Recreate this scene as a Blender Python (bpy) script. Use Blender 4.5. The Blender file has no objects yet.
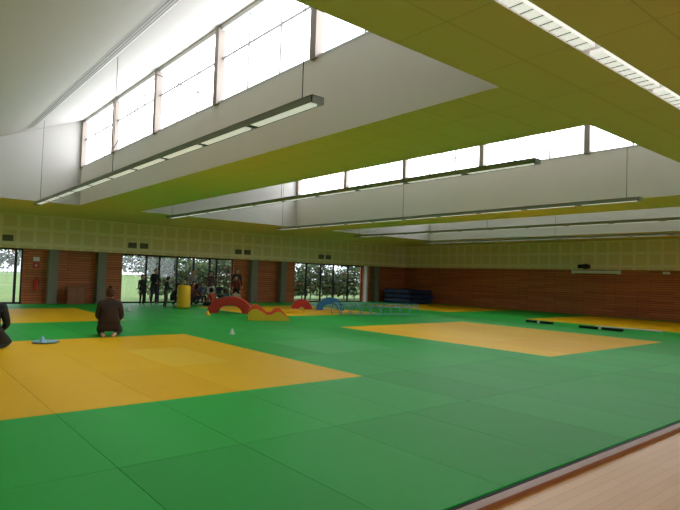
import bpy, bmesh, math, random
from mathutils import Vector, Matrix
random.seed(7)
S = bpy.context.scene
try:
    S.view_settings.view_transform = 'Standard'
    S.view_settings.look = 'None'
    S.view_settings.exposure = 0.15
except Exception as e: print(e)

# ------------------------------------------------------------------ materials
def srgb(r,g,b):
    f=lambda c:(c/255/12.92) if c/255<=0.04045 else ((c/255+0.055)/1.055)**2.4
    return (f(r),f(g),f(b),1)
def mat(name,col,rough=0.6,metal=0.0,emit=None,es=0.0,var=0.0,vscale=3.0,spec=0.5):
    m=bpy.data.materials.new(name); m.use_nodes=True
    nt=m.node_tree; b=nt.nodes['Principled BSDF']
    b.inputs['Base Color'].default_value=col
    b.inputs['Roughness'].default_value=rough
    b.inputs['Metallic'].default_value=metal
    b.inputs['Specular IOR Level'].default_value=spec
    if emit:
        b.inputs['Emission Color'].default_value=emit
        b.inputs['Emission Strength'].default_value=es
    tc=nt.nodes.new('ShaderNodeTexCoord'); no=nt.nodes.new('ShaderNodeTexNoise')
    no.inputs['Scale'].default_value=vscale; no.inputs['Detail'].default_value=3
    nt.links.new(tc.outputs['Object'],no.inputs['Vector'])
    mx=nt.nodes.new('ShaderNodeMix'); mx.data_type='RGBA'
    v=var if var>0 else 0.03
    mx.inputs['A'].default_value=tuple(c*(1-v) for c in col[:3])+(1,)
    mx.inputs['B'].default_value=tuple(min(1,c*(1+v)) for c in col[:3])+(1,)
    nt.links.new(no.outputs['Fac'],mx.inputs['Factor'])
    nt.links.new(mx.outputs['Result'],b.inputs['Base Color'])
    return m
def brickmat(name,axes,c1,c2,cm,bw,rh,mortar,offset=0.5,rough=0.6,smooth=0.0,bump=0.0,spec=0.5):
    m=bpy.data.materials.new(name); m.use_nodes=True
    nt=m.node_tree; b=nt.nodes['Principled BSDF']; b.inputs['Roughness'].default_value=rough
    b.inputs['Specular IOR Level'].default_value=spec
    tc=nt.nodes.new('ShaderNodeTexCoord'); sp=nt.nodes.new('ShaderNodeSeparateXYZ'); cb=nt.nodes.new('ShaderNodeCombineXYZ')
    nt.links.new(tc.outputs['Object'],sp.inputs[0])
    nt.links.new(sp.outputs[axes[0]],cb.inputs['X']); nt.links.new(sp.outputs[axes[1]],cb.inputs['Y'])
    br=nt.nodes.new('ShaderNodeTexBrick'); br.offset=offset; br.squash=1.0
    br.inputs['Scale'].default_value=1; br.inputs['Brick Width'].default_value=bw
    br.inputs['Row Height'].default_value=rh; br.inputs['Mortar Size'].default_value=mortar
    br.inputs['Mortar Smooth'].default_value=smooth
    br.inputs['Color1'].default_value=c1; br.inputs['Color2'].default_value=c2; br.inputs['Mortar'].default_value=cm
    nt.links.new(cb.outputs[0],br.inputs['Vector'])
    nt.links.new(br.outputs['Color'],b.inputs['Base Color'])
    if bump>0:
        bp=nt.nodes.new('ShaderNodeBump'); bp.inputs['Strength'].default_value=bump; bp.inputs['Distance'].default_value=0.01; bp.invert=True
        nt.links.new(br.outputs['Fac'],bp.inputs['Height']); nt.links.new(bp.outputs[0],b.inputs['Normal'])
    return m

M={}
M['greens']=[mat('mat_green_%d'%i,srgb(*c),0.5,var=0.04,vscale=1.2,spec=0.12) for i,c in enumerate([(38,182,72),(41,187,75),(36,177,69)])]
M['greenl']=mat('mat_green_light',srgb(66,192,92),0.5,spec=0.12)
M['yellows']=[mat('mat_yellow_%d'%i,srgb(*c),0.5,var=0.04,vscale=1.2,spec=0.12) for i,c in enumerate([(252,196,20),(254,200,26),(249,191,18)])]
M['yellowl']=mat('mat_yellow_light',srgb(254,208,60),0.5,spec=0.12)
M['black']=mat('black_rubber',srgb(18,18,20),0.6)
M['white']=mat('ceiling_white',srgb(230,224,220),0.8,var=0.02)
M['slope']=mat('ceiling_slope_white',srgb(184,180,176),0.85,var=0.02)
M['soffit']=brickmat('soffit_panels',('X','Y'),srgb(238,219,164),srgb(236,216,160),srgb(219,199,146),1.2,0.6,0.008,0.0,0.75)
M['fasciaN']=brickmat('fascia_panels_n',('X','Z'),srgb(236,220,176),srgb(232,216,171),srgb(248,236,204),0.62,0.625,0.07,0.0,0.7)
M['fasciaE']=brickmat('fascia_panels_e',('Y','Z'),srgb(236,220,176),srgb(232,216,171),srgb(248,236,204),0.62,0.625,0.07,0.0,0.7)
M['plankN']=brickmat('wood_cladding_n',('X','Z'),srgb(214,126,80),srgb(186,104,66),srgb(100,54,36),1.6,0.11,0.008,0.37,0.6,bump=0.3)
M['plankE']=brickmat('wood_cladding_e',('Y','Z'),srgb(214,126,80),srgb(186,104,66),srgb(100,54,36),1.6,0.11,0.008,0.37,0.6,bump=0.3)
M['maple']=brickmat('maple_planks',('X','Y'),srgb(244,188,118),srgb(238,176,106),srgb(200,140,84),1.8,0.09,0.0015,0.37,0.3,spec=0.25)
M['trimwood']=mat('oak_trim',srgb(150,88,44),0.4,var=0.1,vscale=8)
M['glulam']=mat('glulam_post',srgb(142,130,122),0.6,var=0.08,vscale=5)
M['frame']=mat('dark_window_frame',srgb(30,32,34),0.5)
M['wframe']=mat('white_window_frame',srgb(205,205,205),0.5)
M['grey']=mat('concrete_grey',srgb(140,136,130),0.8,var=0.06)
M['alu']=mat('aluminium',srgb(170,172,170),0.4,0.6)
M['louver']=mat('louver_white',srgb(235,235,230),0.4,emit=(1,1,0.95,1),es=0.4)
M['louver_on']=mat('louver_lit',srgb(235,235,230),0.4,emit=(1,1,0.96,1),es=0.6)
M['dgrey']=mat('dark_grey',srgb(60,60,62),0.6)
M['grass']=mat('grass',srgb(118,146,78),0.9,var=0.2,vscale=0.8)
M['leaf']=[mat('leaf_%d'%i,srgb(*c),0.7) for i,c in enumerate([(50,84,36),(70,106,46),(36,62,30),(122,92,50),(90,120,60)])]
M['bark']=mat('bark',srgb(150,140,120),0.9,var=0.15,vscale=10)

PANEL=6.4
def poly():
    m=bpy.data.materials.new('polycarbonate_daylight_glow'); m.use_nodes=True
    nt=m.node_tree; b=nt.nodes['Principled BSDF']
    tc=nt.nodes.new('ShaderNodeTexCoord'); w=nt.nodes.new('ShaderNodeTexWave'); w.bands_direction='Y'
    w.inputs['Scale'].default_value=1.6
    nt.links.new(tc.outputs['Object'],w.inputs['Vector'])
    r=nt.nodes.new('ShaderNodeValToRGB'); r.color_ramp.elements[0].color=(.78,.82,.88,1); r.color_ramp.elements[1].color=(.93,.97,1,1)
    nt.links.new(w.outputs['Fac'],r.inputs['Fac'])
    b.inputs['Base Color'].default_value=(.7,.7,.7,1); b.inputs['Roughness'].default_value=0.3
    nt.links.new(r.outputs['Color'],b.inputs['Emission Color'])
    b.inputs['Emission Strength'].default_value=PANEL  # panes emit light themselves, standing in for daylight from outside
    return m
M['poly']=poly()
g=bpy.data.materials.new('clear_glass'); g.use_nodes=True
nt=g.node_tree; nt.nodes.clear(); o=nt.nodes.new('ShaderNodeOutputMaterial'); tr=nt.nodes.new('ShaderNodeBsdfTransparent'); gl=nt.nodes.new('ShaderNodeBsdfGlossy'); gl.inputs['Roughness'].default_value=0.02
mx=nt.nodes.new('ShaderNodeMixShader'); mx.inputs[0].default_value=0.06
nt.links.new(tr.outputs[0],mx.inputs[1]); nt.links.new(gl.outputs[0],mx.inputs[2]); nt.links.new(mx.outputs[0],o.inputs[0])
M['glass']=g

# ------------------------------------------------------------------ mesh builder
class MB:
    def __init__(s): s.v=[];s.f=[];s.m=[];s.mats=[];s.sm=[]
    def mi(s,m):
        if m not in s.mats: s.mats.append(m)
        return s.mats.index(m)
    def poly(s,pts,m,smooth=False):
        n=len(s.v); s.v+= [tuple(p) for p in pts]; s.f.append(list(range(n,n+len(pts)))); s.m.append(s.mi(m)); s.sm.append(smooth)
    def box(s,x0,x1,y0,y1,z0,z1,m):
        n=len(s.v)
        s.v+=[(x0,y0,z0),(x1,y0,z0),(x1,y1,z0),(x0,y1,z0),(x0,y0,z1),(x1,y0,z1),(x1,y1,z1),(x0,y1,z1)]
        for q in [(0,3,2,1),(4,5,6,7),(0,1,5,4),(1,2,6,5),(2,3,7,6),(3,0,4,7)]:
            s.f.append([n+i for i in q]); s.m.append(s.mi(m)); s.sm.append(False)
    def tube(s,p,q,r,m,seg=8,r2=None):
        p=Vector(p);q=Vector(q);d=(q-p).normalized();r2=r if r2 is None else r2
        a=d.orthogonal().normalized();b=d.cross(a);n=len(s.v)
        for c,rr in ((p,r),(q,r2)):
            for i in range(seg):
                t=2*math.pi*i/seg; s.v.append(tuple(c+(a*math.cos(t)+b*math.sin(t))*rr))
        for i in range(seg):
            j=(i+1)%seg; s.f.append([n+i,n+j,n+seg+j,n+seg+i]); s.m.append(s.mi(m)); s.sm.append(True)
        s.f.append([n+i for i in range(seg)][::-1]); s.m.append(s.mi(m)); s.sm.append(False)
        s.f.append([n+seg+i for i in range(seg)]); s.m.append(s.mi(m)); s.sm.append(False)
    def path(s,pts,r,m,seg=8):
        for a,b in zip(pts[:-1],pts[1:]): s.tube(a,b,r,m,seg)
    def lathe(s,prof,c,m,seg=24,smooth=True):
        n=len(s.v)
        for (r,z) in prof:
            for i in range(seg):
                t=2*math.pi*i/seg; s.v.append((c[0]+r*math.cos(t),c[1]+r*math.sin(t),c[2]+z))
        for k in range(len(prof)-1):
            for i in range(seg):
                j=(i+1)%seg; s.f.append([n+k*seg+i,n+k*seg+j,n+(k+1)*seg+j,n+(k+1)*seg+i]); s.m.append(s.mi(m)); s.sm.append(smooth)
    def extrude_profile(s,prof,d0,d1,m,frame,capm=None,smooth=False):
        n=len(prof)
        A=[frame(u,d0,w) for u,w in prof]; B=[frame(u,d1,w) for u,w in prof]
        s.poly(A,capm or m); s.poly(B[::-1],capm or m)
        for i in range(n):
            j=(i+1)%n; s.poly([A[i],B[i],B[j],A[j]],m,smooth)
    def add_mesh(s,verts,faces,mats,smooth=True):
        n=len(s.v); s.v+=[tuple(v) for v in verts]
        for f,mm in zip(faces,mats):
            s.f.append([n+i for i in f]); s.m.append(s.mi(mm)); s.sm.append(smooth)
    def obj(s,name,parent=None,bevel=0):
        me=bpy.data.meshes.new(name); me.from_pydata(s.v,[],s.f)
        for m in s.mats: me.materials.append(m)
        for i,p in enumerate(me.polygons): p.material_index=s.m[i]; p.use_smooth=s.sm[i]
        me.update(); o=bpy.data.objects.new(name,me); S.collection.objects.link(o)
        if parent: o.parent=parent
        if bevel>0:
            b=o.modifiers.new('bevel','BEVEL'); b.width=bevel; b.segments=2; b.limit_method='ANGLE'
        return o
def empty(name):
    e=bpy.data.objects.new(name,None); S.collection.objects.link(e); return e

# ------------------------------------------------------------------ dimensions
XW,XE,YS,YN=-13.2,28.0,-5.0,26.5
YF=26.0     # fascia plane
ZS=3.75     # soffit
Y0,Y1=3.6,20.6
PITCH=9.24
XS0,XW0=-1.85,5.26
ZB,ZT=5.07,6.70
KS=[-1,0,1,2]  # westmost skylight bay is out of view, added to brighten the hall

# floor (wood) + mats
b=MB(); b.box(XW,XE,YS,YN+0.3,-0.15,-0.05,M['maple']); b.obj('floor')
b=MB(); b.box(XW+.01,XE-.01,2.31,2.40,-0.05,-0.012,M['trimwood']); b.obj('trim_1',bevel=0.006)

xb=[(-13.18,-0.7,12),(-0.7,5.93,6),(5.93,11.0,5),(11.0,17.1,6),(17.1,21.3,4),(21.3,27.3,6),(27.3,27.98,1)]
b=MB(); G=0.0028
for xi,(xa,xc,nx) in enumerate(xb):
    ye=6.45 if xi<3 else 6.12
    yb=[(2.43,ye,2),(ye,13.1,3),(13.1,17.3,2),(17.3,23.2,3),(23.2,26.06,2)]
    for yi,(ya,yc,ny) in enumerate(yb):
        yel = xi in (1,3,5) and yi in (1,3)
        for i in range(nx):
            for j in range(ny):
                x0=xa+(xc-xa)*i/nx; x1=xa+(xc-xa)*(i+1)/nx
                y0=ya+(yc-ya)*j/ny; y1=ya+(yc-ya)*(j+1)/ny
                m=random.choice(M['yellows'] if yel else M['greens'])
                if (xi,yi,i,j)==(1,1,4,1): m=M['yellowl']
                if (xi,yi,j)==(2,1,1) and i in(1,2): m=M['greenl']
                b.box(x0+G,x1-G,y0+G,y1-G,-0.045,0,m)
b.box(XW+.02,XE-.02,2.405,26.06,-0.05,-0.012,M['black'])
b.obj('judo_mats')

# ------------------------------------------------------------------ walls
def wall_y(name,y0,y1,openings,zo,mt,xe):
    b=MB(); x=XW
    for a,c in openings:
        b.box(x,a,y0,y1,-0.05,zo,mt); x=c
    b.box(x,xe,y0,y1,-0.05,zo,mt)
    b.box(XW,xe,y0,y1,zo,ZS+0.1,mt)
    b.obj(name)
wall_y('wall_north',YN,YN+.3,[(1.4,4.66),(8.75,14.66),(18.7,24.1)],2.3,M['plankN'],XE+.3)
wall_y('wall_south',YS-.3,YS,[(-11,-1),(1,11),(13,25)],3.0,M['plankN'],XE)  # unseen south openings, added to let in fill light
b=MB(); b.box(XE,XE+0.3,YS,YN,-0.05,ZS+0.1,M['plankE']); b.obj('wall_east')
b=MB(); b.box(XW-0.3,XW,YS,YN,-0.05,ZS+0.1,M['plankE']); b.obj('wall_west')
b=MB(); b.box(XW,XE-0.45,YF,YN,2.32,ZS,M['fasciaN']); b.obj('trim_2')
b=MB(); b.box(XE-0.45,XE,YS,YN,2.32,ZS,M['fasciaE']); b.obj('trim_3')

# ------------------------------------------------------------------ ceiling
b=MB(); s=M['soffit']; w=M['white']
LY0,LY1=2.34,2.52
def flat(x0,x1,y0,y1): b.poly([(x0,y0,ZS),(x0,y1,ZS),(x1,y1,ZS),(x1,y0,ZS)],s)
flat(XW,XE,YS,LY0); flat(XW,XE,LY1,Y0); flat(XW,XE,Y1,YN)
b.poly([(XW,LY0,ZS+.1),(XW,LY1,ZS+.1),(XE,LY1,ZS+.1),(XE,LY0,ZS+.1)],w)
b.poly([(XW,LY0,ZS),(XW,LY0,ZS+.1),(XE,LY0,ZS+.1),(XE,LY0,ZS)],w)
b.poly([(XW,LY1,ZS),(XW,LY1,ZS+.1),(XE,LY1,ZS+.1),(XE,LY1,ZS)],w)
flat(XW,XS0-PITCH,Y0,Y1)
for k in KS:
    xs=XS0+PITCH*k; xw=XW0+PITCH*k
    xn=XS0+PITCH*(k+1) if k<2 else XE
    flat(xw,xn,Y0,Y1)
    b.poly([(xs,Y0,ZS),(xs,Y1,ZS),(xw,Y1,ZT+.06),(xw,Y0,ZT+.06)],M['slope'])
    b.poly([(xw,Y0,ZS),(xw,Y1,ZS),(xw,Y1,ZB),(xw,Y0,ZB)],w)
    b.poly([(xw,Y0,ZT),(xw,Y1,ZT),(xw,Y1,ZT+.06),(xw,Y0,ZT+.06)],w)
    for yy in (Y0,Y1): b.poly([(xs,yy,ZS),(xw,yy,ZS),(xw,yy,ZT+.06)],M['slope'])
b.obj('ceiling')

# clerestory windows
posts=[20.52,17.15,13.85,10.5,7.1,3.68]
for k in KS:
    xw=XW0+PITCH*k
    e=empty('window_%d'%(k+2))
    b=MB(); b.box(xw+0.10,xw+0.12,Y0,Y1,ZB,ZT,M['poly']); b.obj('glazing',e)
    b=MB()
    for a,c in zip(posts[:-1],posts[1:]):
        for t in (1/3,2/3):
            y=a+(c-a)*t; b.box(xw+.06,xw+.10,y-.022,y+.022,ZB,ZT,M['alu'])
    b.box(xw+.05,xw+.10,Y0,Y1,ZB+.95,ZB+1.0,M['alu'])
    b.box(xw+.0,xw+.12,Y0,Y1,ZB-.01,ZB+.05,M['wframe'])
    b.box(xw+.0,xw+.12,Y0,Y1,ZT-.05,ZT,M['wframe'])
    b.obj('mullions',e)
    b=MB()
    for y in posts: b.box(xw-.06,xw+.1,y-.08,y+.08,ZB-.0,ZT,M['glulam'])
    b.obj('posts',e)
    b=MB(); 
    b.tube((xw-.03,posts[1],ZB+.1),(xw-.03,posts[2],ZT-.1),.012,M['dgrey'])
    b.tube((xw-.03,posts[3],ZB+.1),(xw-.03,posts[2],ZT-.1),.012,M['dgrey'])
    b.obj('brace_rods',e)

# slot diffuser on slope
sl=(ZT+.06-ZS)/(XW0-XS0)
def zsl(x,k=0): return ZS+sl*(x-XS0-PITCH*k)
for k in KS:
    b=MB()
    for xo,wd in ((3.38,.05),(3.46,.05),(3.54,.05)):
        x0=xo+PITCH*k; x1=x0+wd
        for (ya,yb2) in ((4.0,12),(12.02,19.9)):
            b.poly([(x0,ya,zsl(x0,k)-.012),(x0,yb2,zsl(x0,k)-.012),(x1,yb2,zsl(x1,k)-.012),(x1,ya,zsl(x1,k)-.012)],M['grey'])
    x0=3.35+PITCH*k;x1=3.62+PITCH*k
    b.poly([(x0,4,zsl(x0,k)-.006),(x0,19.95,zsl(x0,k)-.006),(x1,19.95,zsl(x1,k)-.006),(x1,4,zsl(x1,k)-.006)],M['wframe'])
    b.obj('air_slot_diffuser')

# suspended linear lights
def fixture(x,ya,yb_,z,k,lou):
    b=MB(); hw=.085
    b.box(x-hw,x-hw+.012,ya,yb_,z,z+.08,M['alu']); b.box(x+hw-.012,x+hw,ya,yb_,z,z+.08,M['alu'])
    b.box(x-hw,x+hw,ya,yb_,z+.07,z+.085,M['alu'])
    b.box(x-hw,x+hw,ya,ya+.015,z,z+.08,M['alu']); b.box(x-hw,x+hw,yb_-.015,yb_,z,z+.08,M['alu'])
    y=ya+.1; i=0
    while y<yb_-.3:
        b.box(x-.065,x+.065,y,min(y+1.25,yb_-.1),z+.006,z+.03,M[lou])
        b.box(x-.073,x+.073,y+1.25,min(y+1.35,yb_-.02),z+.005,z+.03,M['dgrey'])
        y+=1.45
    n=3
    for i in range(n):
        yy=ya+.3+(yb_-ya-.6)*i/(n-1)
        b.tube((x,yy,z+.08),(x,yy,zsl(x,k)-.03),.006,M['dgrey'],6)
    b.obj('suspended_linear_light')
fixture(3.65,4.85,19.0,3.47,0,'louver')
fixture(7.95,4.7,19.3,3.45,1,'louver')
fixture(12.89,5.1,19.6,3.45,1,'louver')
fixture(17.25,4.8,19.6,3.45,2,'louver')
fixture(22.13,4.8,19.6,3.45,2,'louver')
b=MB(); x=XW+.3
while x<XE-1.5:
    b.box(x,x+1.35,LY0+.03,LY1-.03,ZS-.01,ZS+.03,M['louver_on'])
    for t in range(1,9): b.box(x+.15*t,x+.15*t+.01,LY0+.03,LY1-.03,ZS-.016,ZS-.01,M['alu'])
    x+=1.5
b.obj('recessed_light_row')

# ------------------------------------------------------------------ ground-level windows
def gwin(name,x0,x1,mull,ztop=2.3,yw=None):
    yw=YN if yw is None else yw
    e=empty(name); b=MB(); f=M['frame']; y0,y1=yw+.1,yw+.16
    b.box(x0,x0+.06,y0,y1,0,ztop,f); b.box(x1-.06,x1,y0,y1,0,ztop,f)
    b.box(x0,x1,y0,y1,ztop-.06,ztop,f); b.box(x0,x1,y0,y1,-.05,.05,f)
    for m_ in mull: b.box(m_-.05,m_+.05,y0,y1,0.02,ztop,f)
    b.obj('frame',e)
    b=MB(); b.box(x0+.02,x1-.02,yw+.125,yw+.135,0.02,ztop-.03,M['glass']); b.obj('pane',e)
gwin('window_5',8.75,14.66,[9.95,10.6,11.5,12.4,13.3,13.7])
gwin('window_6',18.7,24.1,[19.6,20.7,21.7,22.9])
gwin('door_1',1.4,4.66,[3.1,4.4])
gwin('window_7',-11,-1,[-9,-7,-5,-3],3.0,YS-.3)  # south windows are out of view, added to light the lower walls
gwin('window_8',1,11,[3,5,7,9],3.0,YS-.3)
gwin('window_9',13,25,[15,17,19,21,23],3.0,YS-.3)
for x in (5.75,7.75,15.75,17.65,25.0):
    b=MB(); b.box(x-.19,x+.19,YF+.08,YN-.005,-.05,2.31,M['grey']); b.obj('wall_column',bevel=.02)
b=MB(); b.box(24.15,24.3,YF+.2,YN,-.05,2.32,M['wframe']); b.obj('trim_4')

for x in (3.7,9.3,14.9,20.5):
    b=MB()
    for d in (-.27,.27):
        b.box(x+d-.19,x+d+.19,YF-.02,YF,2.58,2.83,M['dgrey'])
        for i in range(4): b.box(x+d-.17,x+d+.17,YF-.03,YF-.02,2.60+.055*i,2.62+.055*i,M['grey'])
    b.obj('air_vent')

# ------------------------------------------------------------------ outdoors
b=MB(); b.box(-60,120,YN+.3,200,-.3,-.06,M['grass']); b.box(-60,120,-80,YS-.3,-.3,-.06,M['grass']); b.obj('lawn')
def hedge(name,x0,x1,y0,y1,h,n,sz=(.07,.17)):
    b=MB(); 
    for i in range(n):
        x=random.uniform(x0,x1); y=random.uniform(y0,y1)
        hh=h*(0.8+0.25*math.sin(x*1.7)+.15*math.sin(x*4.1))
        z=random.uniform(0,1)**0.8*hh+sz[1]*1.1
        s_=random.uniform(*sz)
        c=Vector((x,y,z)); a=Vector([random.gauss(0,1) for _ in range(3)]).normalized(); d=a.orthogonal().normalized()
        r=random.random(); m=M['leaf'][0 if r<.35 else 1 if r<.6 else 2 if r<.82 else 3 if r<.87 else 4]
        b.poly([c-a*s_,c+d*s_*.6,c+a*s_,c-d*s_*.6],m)
    x=x0+.3
    while x<x1:
        y=(y0+y1)/2+random.uniform(-.2,.2)
        b.tube((x,y,-.05),(x+random.uniform(-.2,.2),y,h*.8),.05,M['bark'],6,.02)
        for q in range(4):
            z=random.uniform(.4,h*.7); b.tube((x,y,z),(x+random.uniform(-.6,.6),y+random.uniform(-.4,.4),z+.6),.02,M['bark'],5,.008)
        x+=random.uniform(.8,1.5)
    b.obj(name)
hedge('garden_hedge',11.3,34,29.2,31.5,2.6,20000)
hedge('distant_treeline',-30,90,150,156,7,5000,(.4,.9))

# ------------------------------------------------------------------ foam modules
RED=mat('foam_red',srgb(220,54,44),0.5); YEL=mat('foam_yellow',srgb(252,200,34),0.5); BLU=mat('foam_blue',srgb(50,134,220),0.5); ORA=mat('foam_orange',srgb(238,88,40),0.5); TEAL=mat('teal_tube',srgb(130,190,200),0.4); NAVY=mat('navy_vinyl',srgb(36,50,98),0.5,var=.1)
def frame_at(cx,cy,ang):
    ca,sa=math.cos(ang),math.sin(ang)
    return lambda u,d,w:(cx+u*ca-d*sa,cy+u*sa+d*ca,w)
def foam_arch(name,cx,cy,ang,ro,ri,h,dep,m,cap):
    n=16; prof=[]
    for i in range(n+1):
        t=math.pi*i/n; prof.append((ro*math.cos(t),h*math.sin(t)+.002))
    for i in range(n,-1,-1):
        t=math.pi*i/n; prof.append((ri*math.cos(t),h*ri/ro*.9*math.sin(t)+.002))
    b=MB(); b.extrude_profile(prof,-dep/2,dep/2,m,frame_at(cx,cy,ang),cap,True); b.obj(name)
A=math.radians(-35)
foam_arch('foam_arch',10.6,19.3,A,.86,.48,.64,.6,RED,RED)
foam_arch('foam_arch',16.1,19.9,A,.64,.35,.58,.5,BLU,BLU)
foam_arch('foam_mound',15.2,20.9,A,.48,.12,.45,.5,RED,RED)
b=MB(); fr=frame_at(10.35,16.2,A+.1)
prof=[(-.66,0.002),(-.66,.34),(-.55,.5),(-.4,.54),(-.22,.42),(-.05,.26),(.1,.28),(.24,.42),(.38,.42),(.54,.26),(.68,.1),(.68,0.002)]
b.extrude_profile(prof,-.38,.0,ORA,fr,ORA,True); b.extrude_profile([(u*1.02,.002+(w_-.002)*.7) for u,w_ in prof],-.55,-.385,YEL,fr,YEL,True)
b.obj('foam_wave_ramp')
b=MB(); b.extrude_profile([(-.9,0.002),(-.9,.12),(.9,.12),(.9,0.002)],-.4,.4,YEL,frame_at(13.0,19.4,A),YEL); b.obj('yellow_foam_mat',bevel=.02)
b=MB(); b.lathe([(0.0,0.002),(.22,0.002),(.27,.03),(.28,.1),(.28,.88),(.26,.95),(.22,.98),(.1,.98),(.08,.93),(.0,.91)],(10.05,22.4,0),YEL); b.obj('foam_roller')
b=MB()
for i,(dx,z0) in enumerate([(0,0),(.08,.3),(-.05,.6)]):
    b.box(25.2+dx,27.4+dx,23.4,25.7,z0+.005,z0+.29,NAVY)
b.obj('crash_mat_stack',bevel=.09)
WH=mat('white_plastic',srgb(235,238,240),0.4); LB=mat('pale_blue_plastic',srgb(150,195,220),0.35)
def cone(x,y,s=1,m=None):
    b=MB(); b.lathe([(.11*s,0.002),(.11*s,.012*s),(.075*s,.015*s),(.02*s,.17*s),(.0,.175*s)],(x,y,0),m or WH,16); b.obj('training_cone')
cone(7.0,12.6,.8); cone(10.9,21.3); cone(9.3,18.6,1,YEL); cone(11.9,17.9,1.1,WH); cone(5.9,20.2,1,YEL); cone(7.4,21.4,1,WH)
b=MB(); b.lathe([(0,.004),(.2,.006),(.25,.02),(.26,.035),(.24,.03),(.18,.016),(0,.014)],(2.7,12.6,0),LB,28); b.lathe([(.1,.012),(.05,.05),(.015,.14),(.0,.145)],(2.65,12.65,0),LB,16); b.obj('training_dish')
# hoop tunnel
b=MB(); NH=9
for i in range(NH):
    cx,cy=14.2+.40*i,17.2-.17*i
    pts=[(cx+.1*math.cos(t),cy+.38*math.cos(t),.46*math.sin(t)+.03) for t in [math.pi*k/12 for k in range(13)]]
    b.path(pts,.026,TEAL,6)
for t in (.1,.8,1.57,2.3,3.04):
    b.tube((14.2+.1*math.cos(t),17.2+.38*math.cos(t),.46*math.sin(t)+.02),(14.2+.40*(NH-1)+.1*math.cos(t),17.2-.17*(NH-1)+.38*math.cos(t),.46*math.sin(t)+.02),.014,TEAL,5)
b.obj('hoop_tunnel')
for (x,ya,yb_) in ((19.7,10.9,12.0),(19.4,8.2,9.7)):
    b=MB(); b.box(x-.07,x+.07,ya,yb_,0.003,.09,M['black']); b.box(x-.072,x+.072,(ya+yb_)/2-.06,(ya+yb_)/2+.06,0.003,.092,WH); b.obj('balance_beam',bevel=.01)
b=MB(); b.tube((20.6,7.4,.033),(20.4,9.6,.033),.03,WH,10); b.obj('plastic_pole')

# projector + screen housing, east wall
b=MB(); xf=XE-.45
b.box(xf-.18,xf,11.8,14.1,2.12,2.27,WH); b.box(xf-.2,xf+.02,11.75,11.85,2.1,2.29,WH); b.box(xf-.2,xf+.02,14.05,14.15,2.1,2.29,WH); b.box(xf-.1,xf-.06,11.9,14.0,2.09,2.12,M['dgrey'])
b.obj('projection_screen_housing')
b=MB(); b.box(xf-.35,xf-.02,13.25,13.75,2.38,2.56,M['black']); b.tube((xf-.36,13.42,2.47),(xf-.35,13.42,2.47),.06,M['dgrey'],16); b.box(xf-.03,xf,13.35,13.65,2.34,2.6,M['dgrey']); b.obj('wall_projector')
b=MB(); b.box(xf-.03,xf,9.6,9.9,2.14,2.25,WH); b.obj('wall_sensor')

# cabinet, extinguisher, notices
CAB=mat('cabinet_wood',srgb(150,88,50),0.5,var=.1,vscale=6)
b=MB(); b.box(6.25,6.95,25.6,26.0,0.003,.72,CAB); b.box(6.22,6.98,25.56,26.02,.72,.76,M['trimwood'])
for x in (6.29,6.62): b.box(x,x+.29,25.58,25.6,.06,.68,M['trimwood'])
for x in (6.55,6.65): b.tube((x,25.56,.36),(x,25.58,.36),.015,M['alu'])
b.obj('wooden_cabinet')
b=MB(); c=(5.15,26.4,.55)
b.lathe([(0,0),(.07,0),(.075,.03),(.075,.4),(.05,.47),(.02,.49),(.02,.53),(0,.53)],c,RED,16)
b.box(5.12,5.18,26.33,26.45,1.07,1.1,M['black']); b.path([(5.15,26.36,1.08),(5.25,26.34,1.0),(5.27,26.34,.75)],.012,M['black'])
b.obj('fire_extinguisher')
SG=mat('sign_red',srgb(200,40,35),.5); GR=mat('sign_green',srgb(30,140,80),.5)
b=MB(); b.box(5.03,5.27,26.47,26.5,1.5,1.74,SG); b.box(5.13,5.17,26.465,26.47,1.55,1.69,WH); b.box(5.08,5.22,26.465,26.47,1.6,1.64,WH); b.obj('fire_sign')
b=MB(); b.box(5.03,5.27,26.47,26.5,1.8,1.98,WH); b.obj('wall_notice')
b=MB(); b.box(3.2,3.6,25.9,25.98,2.16,2.32,WH); b.box(3.22,3.58,25.895,25.9,2.18,2.30,GR)
b.box(3.27,3.4,25.89,25.895,2.23,2.25,WH); b.poly([(3.4,25.89,2.2),(3.4,25.89,2.28),(3.46,25.89,2.24)],WH); b.box(3.5,3.55,25.89,25.895,2.19,2.29,WH)
b.obj('exit_sign')

# ------------------------------------------------------------------ people
def skin_eval(verts,edges,radii,roots,sub=2):
    me=bpy.data.meshes.new('tmp'); me.from_pydata(verts,edges,[]); o=bpy.data.objects.new('tmp',me); S.collection.objects.link(o)
    o.modifiers.new('s','SKIN'); 
    if not me.skin_vertices: 
        bm=bmesh.new(); bm.from_mesh(me); bm.verts.layers.skin.verify(); bm.to_mesh(me); bm.free()
    for i,sv in enumerate(me.skin_vertices[0].data):
        r=radii[i]; sv.radius=(r,r) if not isinstance(r,tuple) else r; sv.use_root=(i in roots)
    sm=o.modifiers.new('sub','SUBSURF'); sm.levels=sub; sm.render_levels=sub
    dg=bpy.context.evaluated_depsgraph_get(); dg.update()
    ev=o.evaluated_get(dg); em=bpy.data.meshes.new_from_object(ev)
    V=[v.co.copy() for v in em.vertices]; F=[list(p.vertices) for p in em.polygons]
    bpy.data.objects.remove(o); bpy.data.meshes.remove(em)
    return V,F
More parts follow.
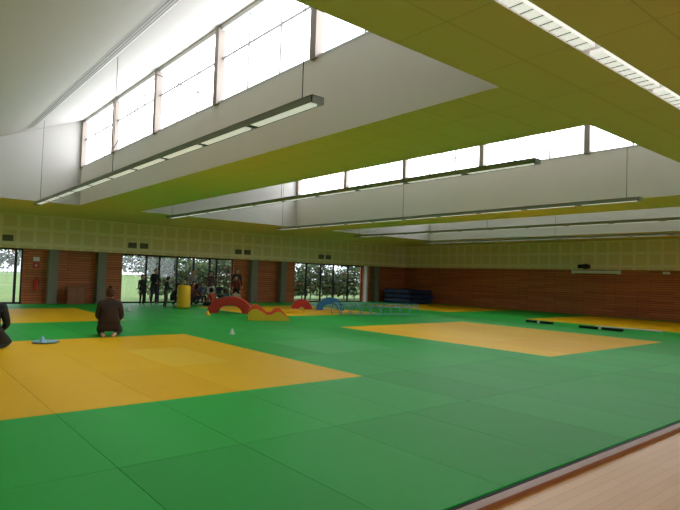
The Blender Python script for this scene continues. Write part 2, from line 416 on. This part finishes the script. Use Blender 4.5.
POSES={
 'stand':dict(P=(0,0,.93),W=(0,.0,1.10),C=(0,-.01,1.27),U=(0,-.01,1.39),N=(0,0,1.48),H=(0,.02,1.56),
   S=(.17,-.01,1.40),E=(.235,-.03,1.12),R=(.245,.07,.88),hip=(.09,0,.90),K=(.105,.02,.49),A=(.11,-.01,.08),T=(.13,.15,.035)),
 'reach':dict(P=(0,0,.93),W=(0,.03,1.10),C=(0,.05,1.27),U=(0,.06,1.39),N=(0,.09,1.47),H=(0,.13,1.54),
   S=(.17,.06,1.39),E=(.23,.12,1.13),R=(.14,.36,1.05),hip=(.09,0,.90),K=(.11,.04,.49),A=(.12,-.03,.08),T=(.14,.13,.035)),
 'seiza':dict(P=(0,0,.26),W=(0,.03,.42),C=(0,.03,.57),U=(0,.02,.69),N=(0,.03,.79),H=(0,.05,.87),
   S=(.18,.02,.69),E=(.235,.08,.43),R=(.13,.27,.30),hip=(.13,.02,.22),K=(.19,.42,.09),A=(.12,-.06,.07),T=(.08,-.22,.04)),
 'cross':dict(P=(0,0,.14),W=(0,.0,.30),C=(0,.03,.46),U=(0,.05,.58),N=(0,.08,.67),H=(0,.11,.75),
   S=(.17,.05,.59),E=(.25,.12,.33),R=(.22,.33,.24),hip=(.1,.02,.13),K=(.36,.28,.13),A=(-.06,.34,.07),T=(-.2,.36,.05)),
 'bench':dict(P=(0,0,.50),W=(0,.0,.67),C=(0,.03,.83),U=(0,.05,.95),N=(0,.08,1.04),H=(0,.11,1.12),
   S=(.17,.05,.96),E=(.23,.12,.70),R=(.12,.34,.60),hip=(.09,.02,.48),K=(.11,.42,.48),A=(.11,.42,.08),T=(.13,.57,.035)),
 'crouch':dict(P=(0,-.08,.34),W=(0,.0,.48),C=(0,.09,.62),U=(0,.14,.72),N=(0,.19,.80),H=(0,.24,.87),
   S=(.17,.14,.73),E=(.24,.30,.52),R=(.12,.50,.50),hip=(.1,-.06,.33),K=(.17,.32,.46),A=(.13,.0,.08),T=(.15,.16,.035)),
}
SKIN=mat('skin_tone',srgb(215,162,134),.55); SKIN2=mat('skin_tone_deep',srgb(130,90,68),.55)
EYE=mat('eye_dark',srgb(30,24,20),.3); EYEW=mat('eye_white',srgb(230,228,222),.3); LIP=mat('lips',srgb(160,85,75),.5)
cmap={}
def cm(rgb):
    if rgb not in cmap: cmap[rgb]=mat('cloth_%d_%d_%d'%rgb,srgb(*rgb),.85,var=.08,vscale=12)
    return cmap[rgb]
def sphere_parts(cen,rad,fn,seg=20,rings=14,keep=None):
    V=[];F=[]
    for i in range(rings+1):
        ph=math.pi*i/rings
        for j in range(seg):
            th=2*math.pi*j/seg
            d=Vector((math.sin(ph)*math.cos(th),math.sin(ph)*math.sin(th),math.cos(ph)))
            p=Vector((d.x*rad[0],d.y*rad[1],d.z*rad[2])); V.append(fn(d,p)+cen)
    for i in range(rings):
        for j in range(seg):
            k=(j+1)%seg; q=[i*seg+j,(i+1)*seg+j,(i+1)*seg+k,i*seg+k]
            if keep is None or keep(i,j,rings,seg): F.append(q)
    return V,F
def person(name,pose,x,y,face,scale=1.0,top=(40,40,50),bot=(30,32,40),hair=(40,26,18),bulk=1.0,headk=1.0,skin=SKIN,style='short',shoe=None,asym=0.0,wide=1.0):
    J=POSES[pose]; b=MB(); T=cm(top); B=cm(bot); HR=cm(hair); SH=cm(shoe) if shoe else skin
    V=[J['P'],J['W'],J['C'],J['U'],J['N'],J['H']]
    R=[.125*bulk*wide,.118*bulk*(wide**.8),.13*bulk*(wide**.4),.105*bulk,.052,.05]
    E=[(0,1),(1,2),(2,3),(3,4),(4,5)]; em=[T,T,T,T,skin]
    for sd in (1,-1):
        n=len(V); mir=lambda p:(p[0]*sd,p[1],p[2])
        el=list(mir(J['E'])); wr=list(mir(J['R']))
        if sd==1 and asym: wr=[wr[0],wr[1]+asym,wr[2]+asym]; el=[el[0],el[1]+asym*.4,el[2]+asym*.3]
        S_=Vector(mir(J['S']));E_=Vector(el);R_=Vector(wr)
        V+=[tuple(S_),tuple((S_+E_)/2),tuple(E_),tuple((E_+R_)/2),tuple(R_)]
        R+=[.068*bulk,.055*bulk,.046*bulk,.040*bulk,.027]
        E+=[(3,n),(n,n+1),(n+1,n+2),(n+2,n+3),(n+3,n+4)]; em+=[T,T,T,T,T]
        pd=(R_-E_).normalized(); V.append(tuple(R_+pd*.06)); R.append(.030); E.append((n+4,n+5)); em.append(skin)
        m_=len(V); hp=Vector(mir(J['hip']));K_=Vector(mir(J['K']));A_=Vector(mir(J['A']));T_=Vector(mir(J['T']))
        V+=[tuple(hp),tuple(hp.lerp(K_,.5)),tuple(K_),tuple(K_.lerp(A_,.4)),tuple(A_),tuple(T_)]
        R+=[.095*bulk,.083*bulk,.062*bulk,.056*bulk,.042,.036]
        E+=[(0,m_),(m_,m_+1),(m_+1,m_+2),(m_+2,m_+3),(m_+3,m_+4),(m_+4,m_+5)]; em+=[B,B,B,B,B,SH]
        side=Vector((-sd,0,0)); side=(side-pd*side.dot(pd)).normalized(); nor=pd.cross(side)
        base=R_+pd*.06; fv=[];fe=[];fr=[];roots=[]
        curl=nor*( -1 if nor.y>0 else 1)
        for off,L in ((.027,.066),(.009,.075),(-.009,.07),(-.027,.055)):
            k=len(fv); p0=base+side*off; p1=p0+pd*L*.55; p2=p1+(pd*.8+curl*.5).normalized()*L*.4; p3=p2+(pd*.4+curl*.8).normalized()*L*.3
            fv+=[tuple(p0),tuple(p1),tuple(p2),tuple(p3)]; fr+=[.0105,.0095,.0085,.0075]; fe+=[(k,k+1),(k+1,k+2),(k+2,k+3)]; roots.append(k)
        k=len(fv); p0=R_+pd*.02+side*.02; p1=p0+(pd*.5+side*.8).normalized()*.04; p2=p1+(pd*.9+side*.2).normalized()*.035
        fv+=[tuple(p0),tuple(p1),tuple(p2)]; fr+=[.012,.0105,.009]; fe+=[(k,k+1),(k+1,k+2)]; roots.append(k)
        hv,hf=skin_eval(fv,fe,fr,roots,1); b.add_mesh(hv,hf,[skin]*len(hf))
    bv,bf=skin_eval(V,E,R,[0],2)
    segs=[(Vector(V[a]),Vector(V[c]),R[a],R[c],mm) for (a,c),mm in zip(E,em)]
    fm=[]
    for f in bf:
        c=sum((bv[i] for i in f),Vector())/len(f); best=1e9;bm_=None
        for a,d,ra,rc,mm in segs:
            ab=d-a; t=max(0,min(1,(c-a).dot(ab)/ab.length_squared)); dd=(c-(a+ab*t)).length-(ra+(rc-ra)*t)
            if dd<best: best=dd;bm_=mm
        fm.append(bm_)
    b.add_mesh(bv,bf,fm)
    hc=Vector(J['H'])+Vector((0,.012,.062*headk)); k=headk
    def hf_(d,p):
        q=p.copy()
        if d.z<0: q.x*=1-.28*abs(d.z)**1.2; 
        if d.y>0 and d.z<-.1: q.y*=1-.1*abs(d.z)
        if d.y>.9 and -.35<d.z<.15: q.y+=.016*k*max(0,1-abs(d.x)*4)
        if d.y>.75 and .0<d.z<.3 and .18<abs(d.x)<.55: q.y-=.007*k
        if d.y>.6 and d.z<-.7: q.y+=.008*k
        return q
    v,f=sphere_parts(hc,(.075*k,.094*k,.115*k),hf_,28,20); b.add_mesh(v,f,[skin]*len(f))
    def blob(c,r,m,sg=10,rg=7):
        v,f=sphere_parts(hc+Vector(c)*k,(r[0]*k,r[1]*k,r[2]*k),lambda d,p:p,sg,rg); b.add_mesh(v,f,[m]*len(f))
    for sx in (1,-1):
        blob((sx*.03,.08,.008),(.013,.009,.008),EYEW); blob((sx*.03,.087,.008),(.006,.004,.006),EYE)
        blob((sx*.03,.086,.03),(.016,.005,.003),HR)
        blob((sx*.076,-.005,-.005),(.010,.02,.03),skin)
    blob((0,.098,-.022),(.012,.014,.012),skin)
    blob((0,.083,-.052),(.024,.008,.007),LIP)
    def keep(i,j,rg,sg):
        th=2*math.pi*(j+.5)/sg; ph=math.pi*(i+.5)/rg
        fr_=math.sin(th)
        lim=.36*math.pi if fr_>.45 else (.52*math.pi if fr_>-.1 else (.72 if style!='long' else .8)*math.pi)
        return ph<lim
    v,f=sphere_parts(hc+Vector((0,-.006,.008))*k,(.088*k,.106*k,.122*k),lambda d,p:p*(1+.03*math.sin(9*d.x+7*d.z)),28,20,keep); b.add_mesh(v,f,[HR]*len(f))
    if style=='bun': blob((0,-.06,.125),(.045,.042,.038),HR,14,10); blob((0,-.05,-.03),(.075,.06,.075),HR,16,12)
    if style=='long':
        blob((0,-.07,-.09),(.075,.045,.13),HR,16,12)
    if style=='pony':
        blob((0,-.12,.02),(.03,.04,.035),HR); blob((0,-.135,-.05),(.028,.028,.08),HR)
    o=b.obj(name)
    o.matrix_world=Matrix.Translation((x,y,0))@Matrix.Rotation(face,4,'Z')@Matrix.Scale(scale,4)
    lo=min(v[2] for v in b.v)*scale
    o.location.z=-lo+.001
    return o
D=math.radians
person('kneeling_woman','seiza',4.15,13.25,D(-20),1.1,(60,42,38),(52,38,34),(82,50,34),1.28,1.0,style='bun',wide=1.35)
person('kneeling_man','seiza',1.60,11.9,D(-20),1.14,(34,36,42),(26,26,32),(36,26,20),1.25,wide=1.2)
person('standing_child','stand',8.95,24.3,D(200),.78,(40,44,40),(30,30,34),(40,28,20),1.0,1.2)
person('standing_man','reach',9.75,25.0,D(190),.97,(34,36,40),(40,44,60),(30,22,18),1.05)
person('standing_child','reach',9.45,22.9,D(-90),.76,(46,52,60),(90,88,80),(40,28,20),1.0,1.2)
person('standing_child','reach',10.6,23.4,D(120),.70,(90,110,80),(40,40,46),(60,40,26),1.0,1.2)
person('standing_woman','stand',14.1,25.1,D(170),1.04,(54,50,60),(36,40,56),(50,30,22),1.0,style='long')
grp=[('bench',11.6,24.9,190,.84,(170,60,54)),('bench',12.1,25.0,180,.82,(70,84,130)),('bench',12.6,25.0,175,.84,(190,190,190)),('bench',13.1,25.05,170,.84,(60,60,70)),
     ('cross',11.9,23.4,10,.90,(170,76,60)),('cross',12.7,23.6,-10,.88,(60,96,116)),('crouch',11.2,23.9,-60,.95,(100,60,60)),('cross',13.3,23.7,-20,.9,(180,170,150)),('crouch',10.2,23.9,-110,.95,(60,50,56))]
for i,(p,x,y,fa,sc,tc_) in enumerate(grp):
    person('seated_child' if p!='crouch' else 'crouching_child',p,x,y,D(fa),sc,tc_,(34,36,46),random.choice([(40,26,18),(70,46,28),(28,20,16)]),1.0,1.15,skin=random.choice([SKIN,SKIN,SKIN2]),style=random.choice(['short','long','pony']))
person('standing_child','stand',13.55,24.2,D(160),.82,(120,50,50),(40,46,60),(50,32,22),1.0,1.2,style='long')
person('standing_adult','stand',12.0,25.75,D(175),.97,(150,150,150),(40,40,46),(40,28,20))
person('standing_adult','stand',12.95,25.75,D(190),.95,(80,60,60),(40,40,46),(50,30,20),style='long')
b=MB(); b.box(11.2,13.5,24.68,25.12,.25,.30,M['trimwood'])
for x in (11.4,12.35,13.3): b.box(x-.03,x+.03,24.73,25.07,0.002,.25,M['trimwood'])
b.obj('low_bench')

# ------------------------------------------------------------------ world
W=bpy.data.worlds.new('World'); S.world=W; W.use_nodes=True
nt=W.node_tree; bg=nt.nodes['Background']
bg.inputs['Color'].default_value=(.84,.90,1,1); bg.inputs['Strength'].default_value=2.0

# ------------------------------------------------------------------ camera
cam=bpy.data.cameras.new('Camera'); co=bpy.data.objects.new('Camera',cam); S.collection.objects.link(co)
fwd=Vector((.6401,.7676,.0395)).normalized(); right=Vector((.7667,-.6408,.0321)); right=(right-fwd*right.dot(fwd)).normalized(); up=right.cross(fwd)
Rm=Matrix((right,up,-fwd)).transposed().to_4x4()
co.matrix_world=Matrix.Translation((0,0,1.55))@Rm
cam.sensor_width=36; cam.lens=551/680*36; cam.clip_end=500
S.camera=co
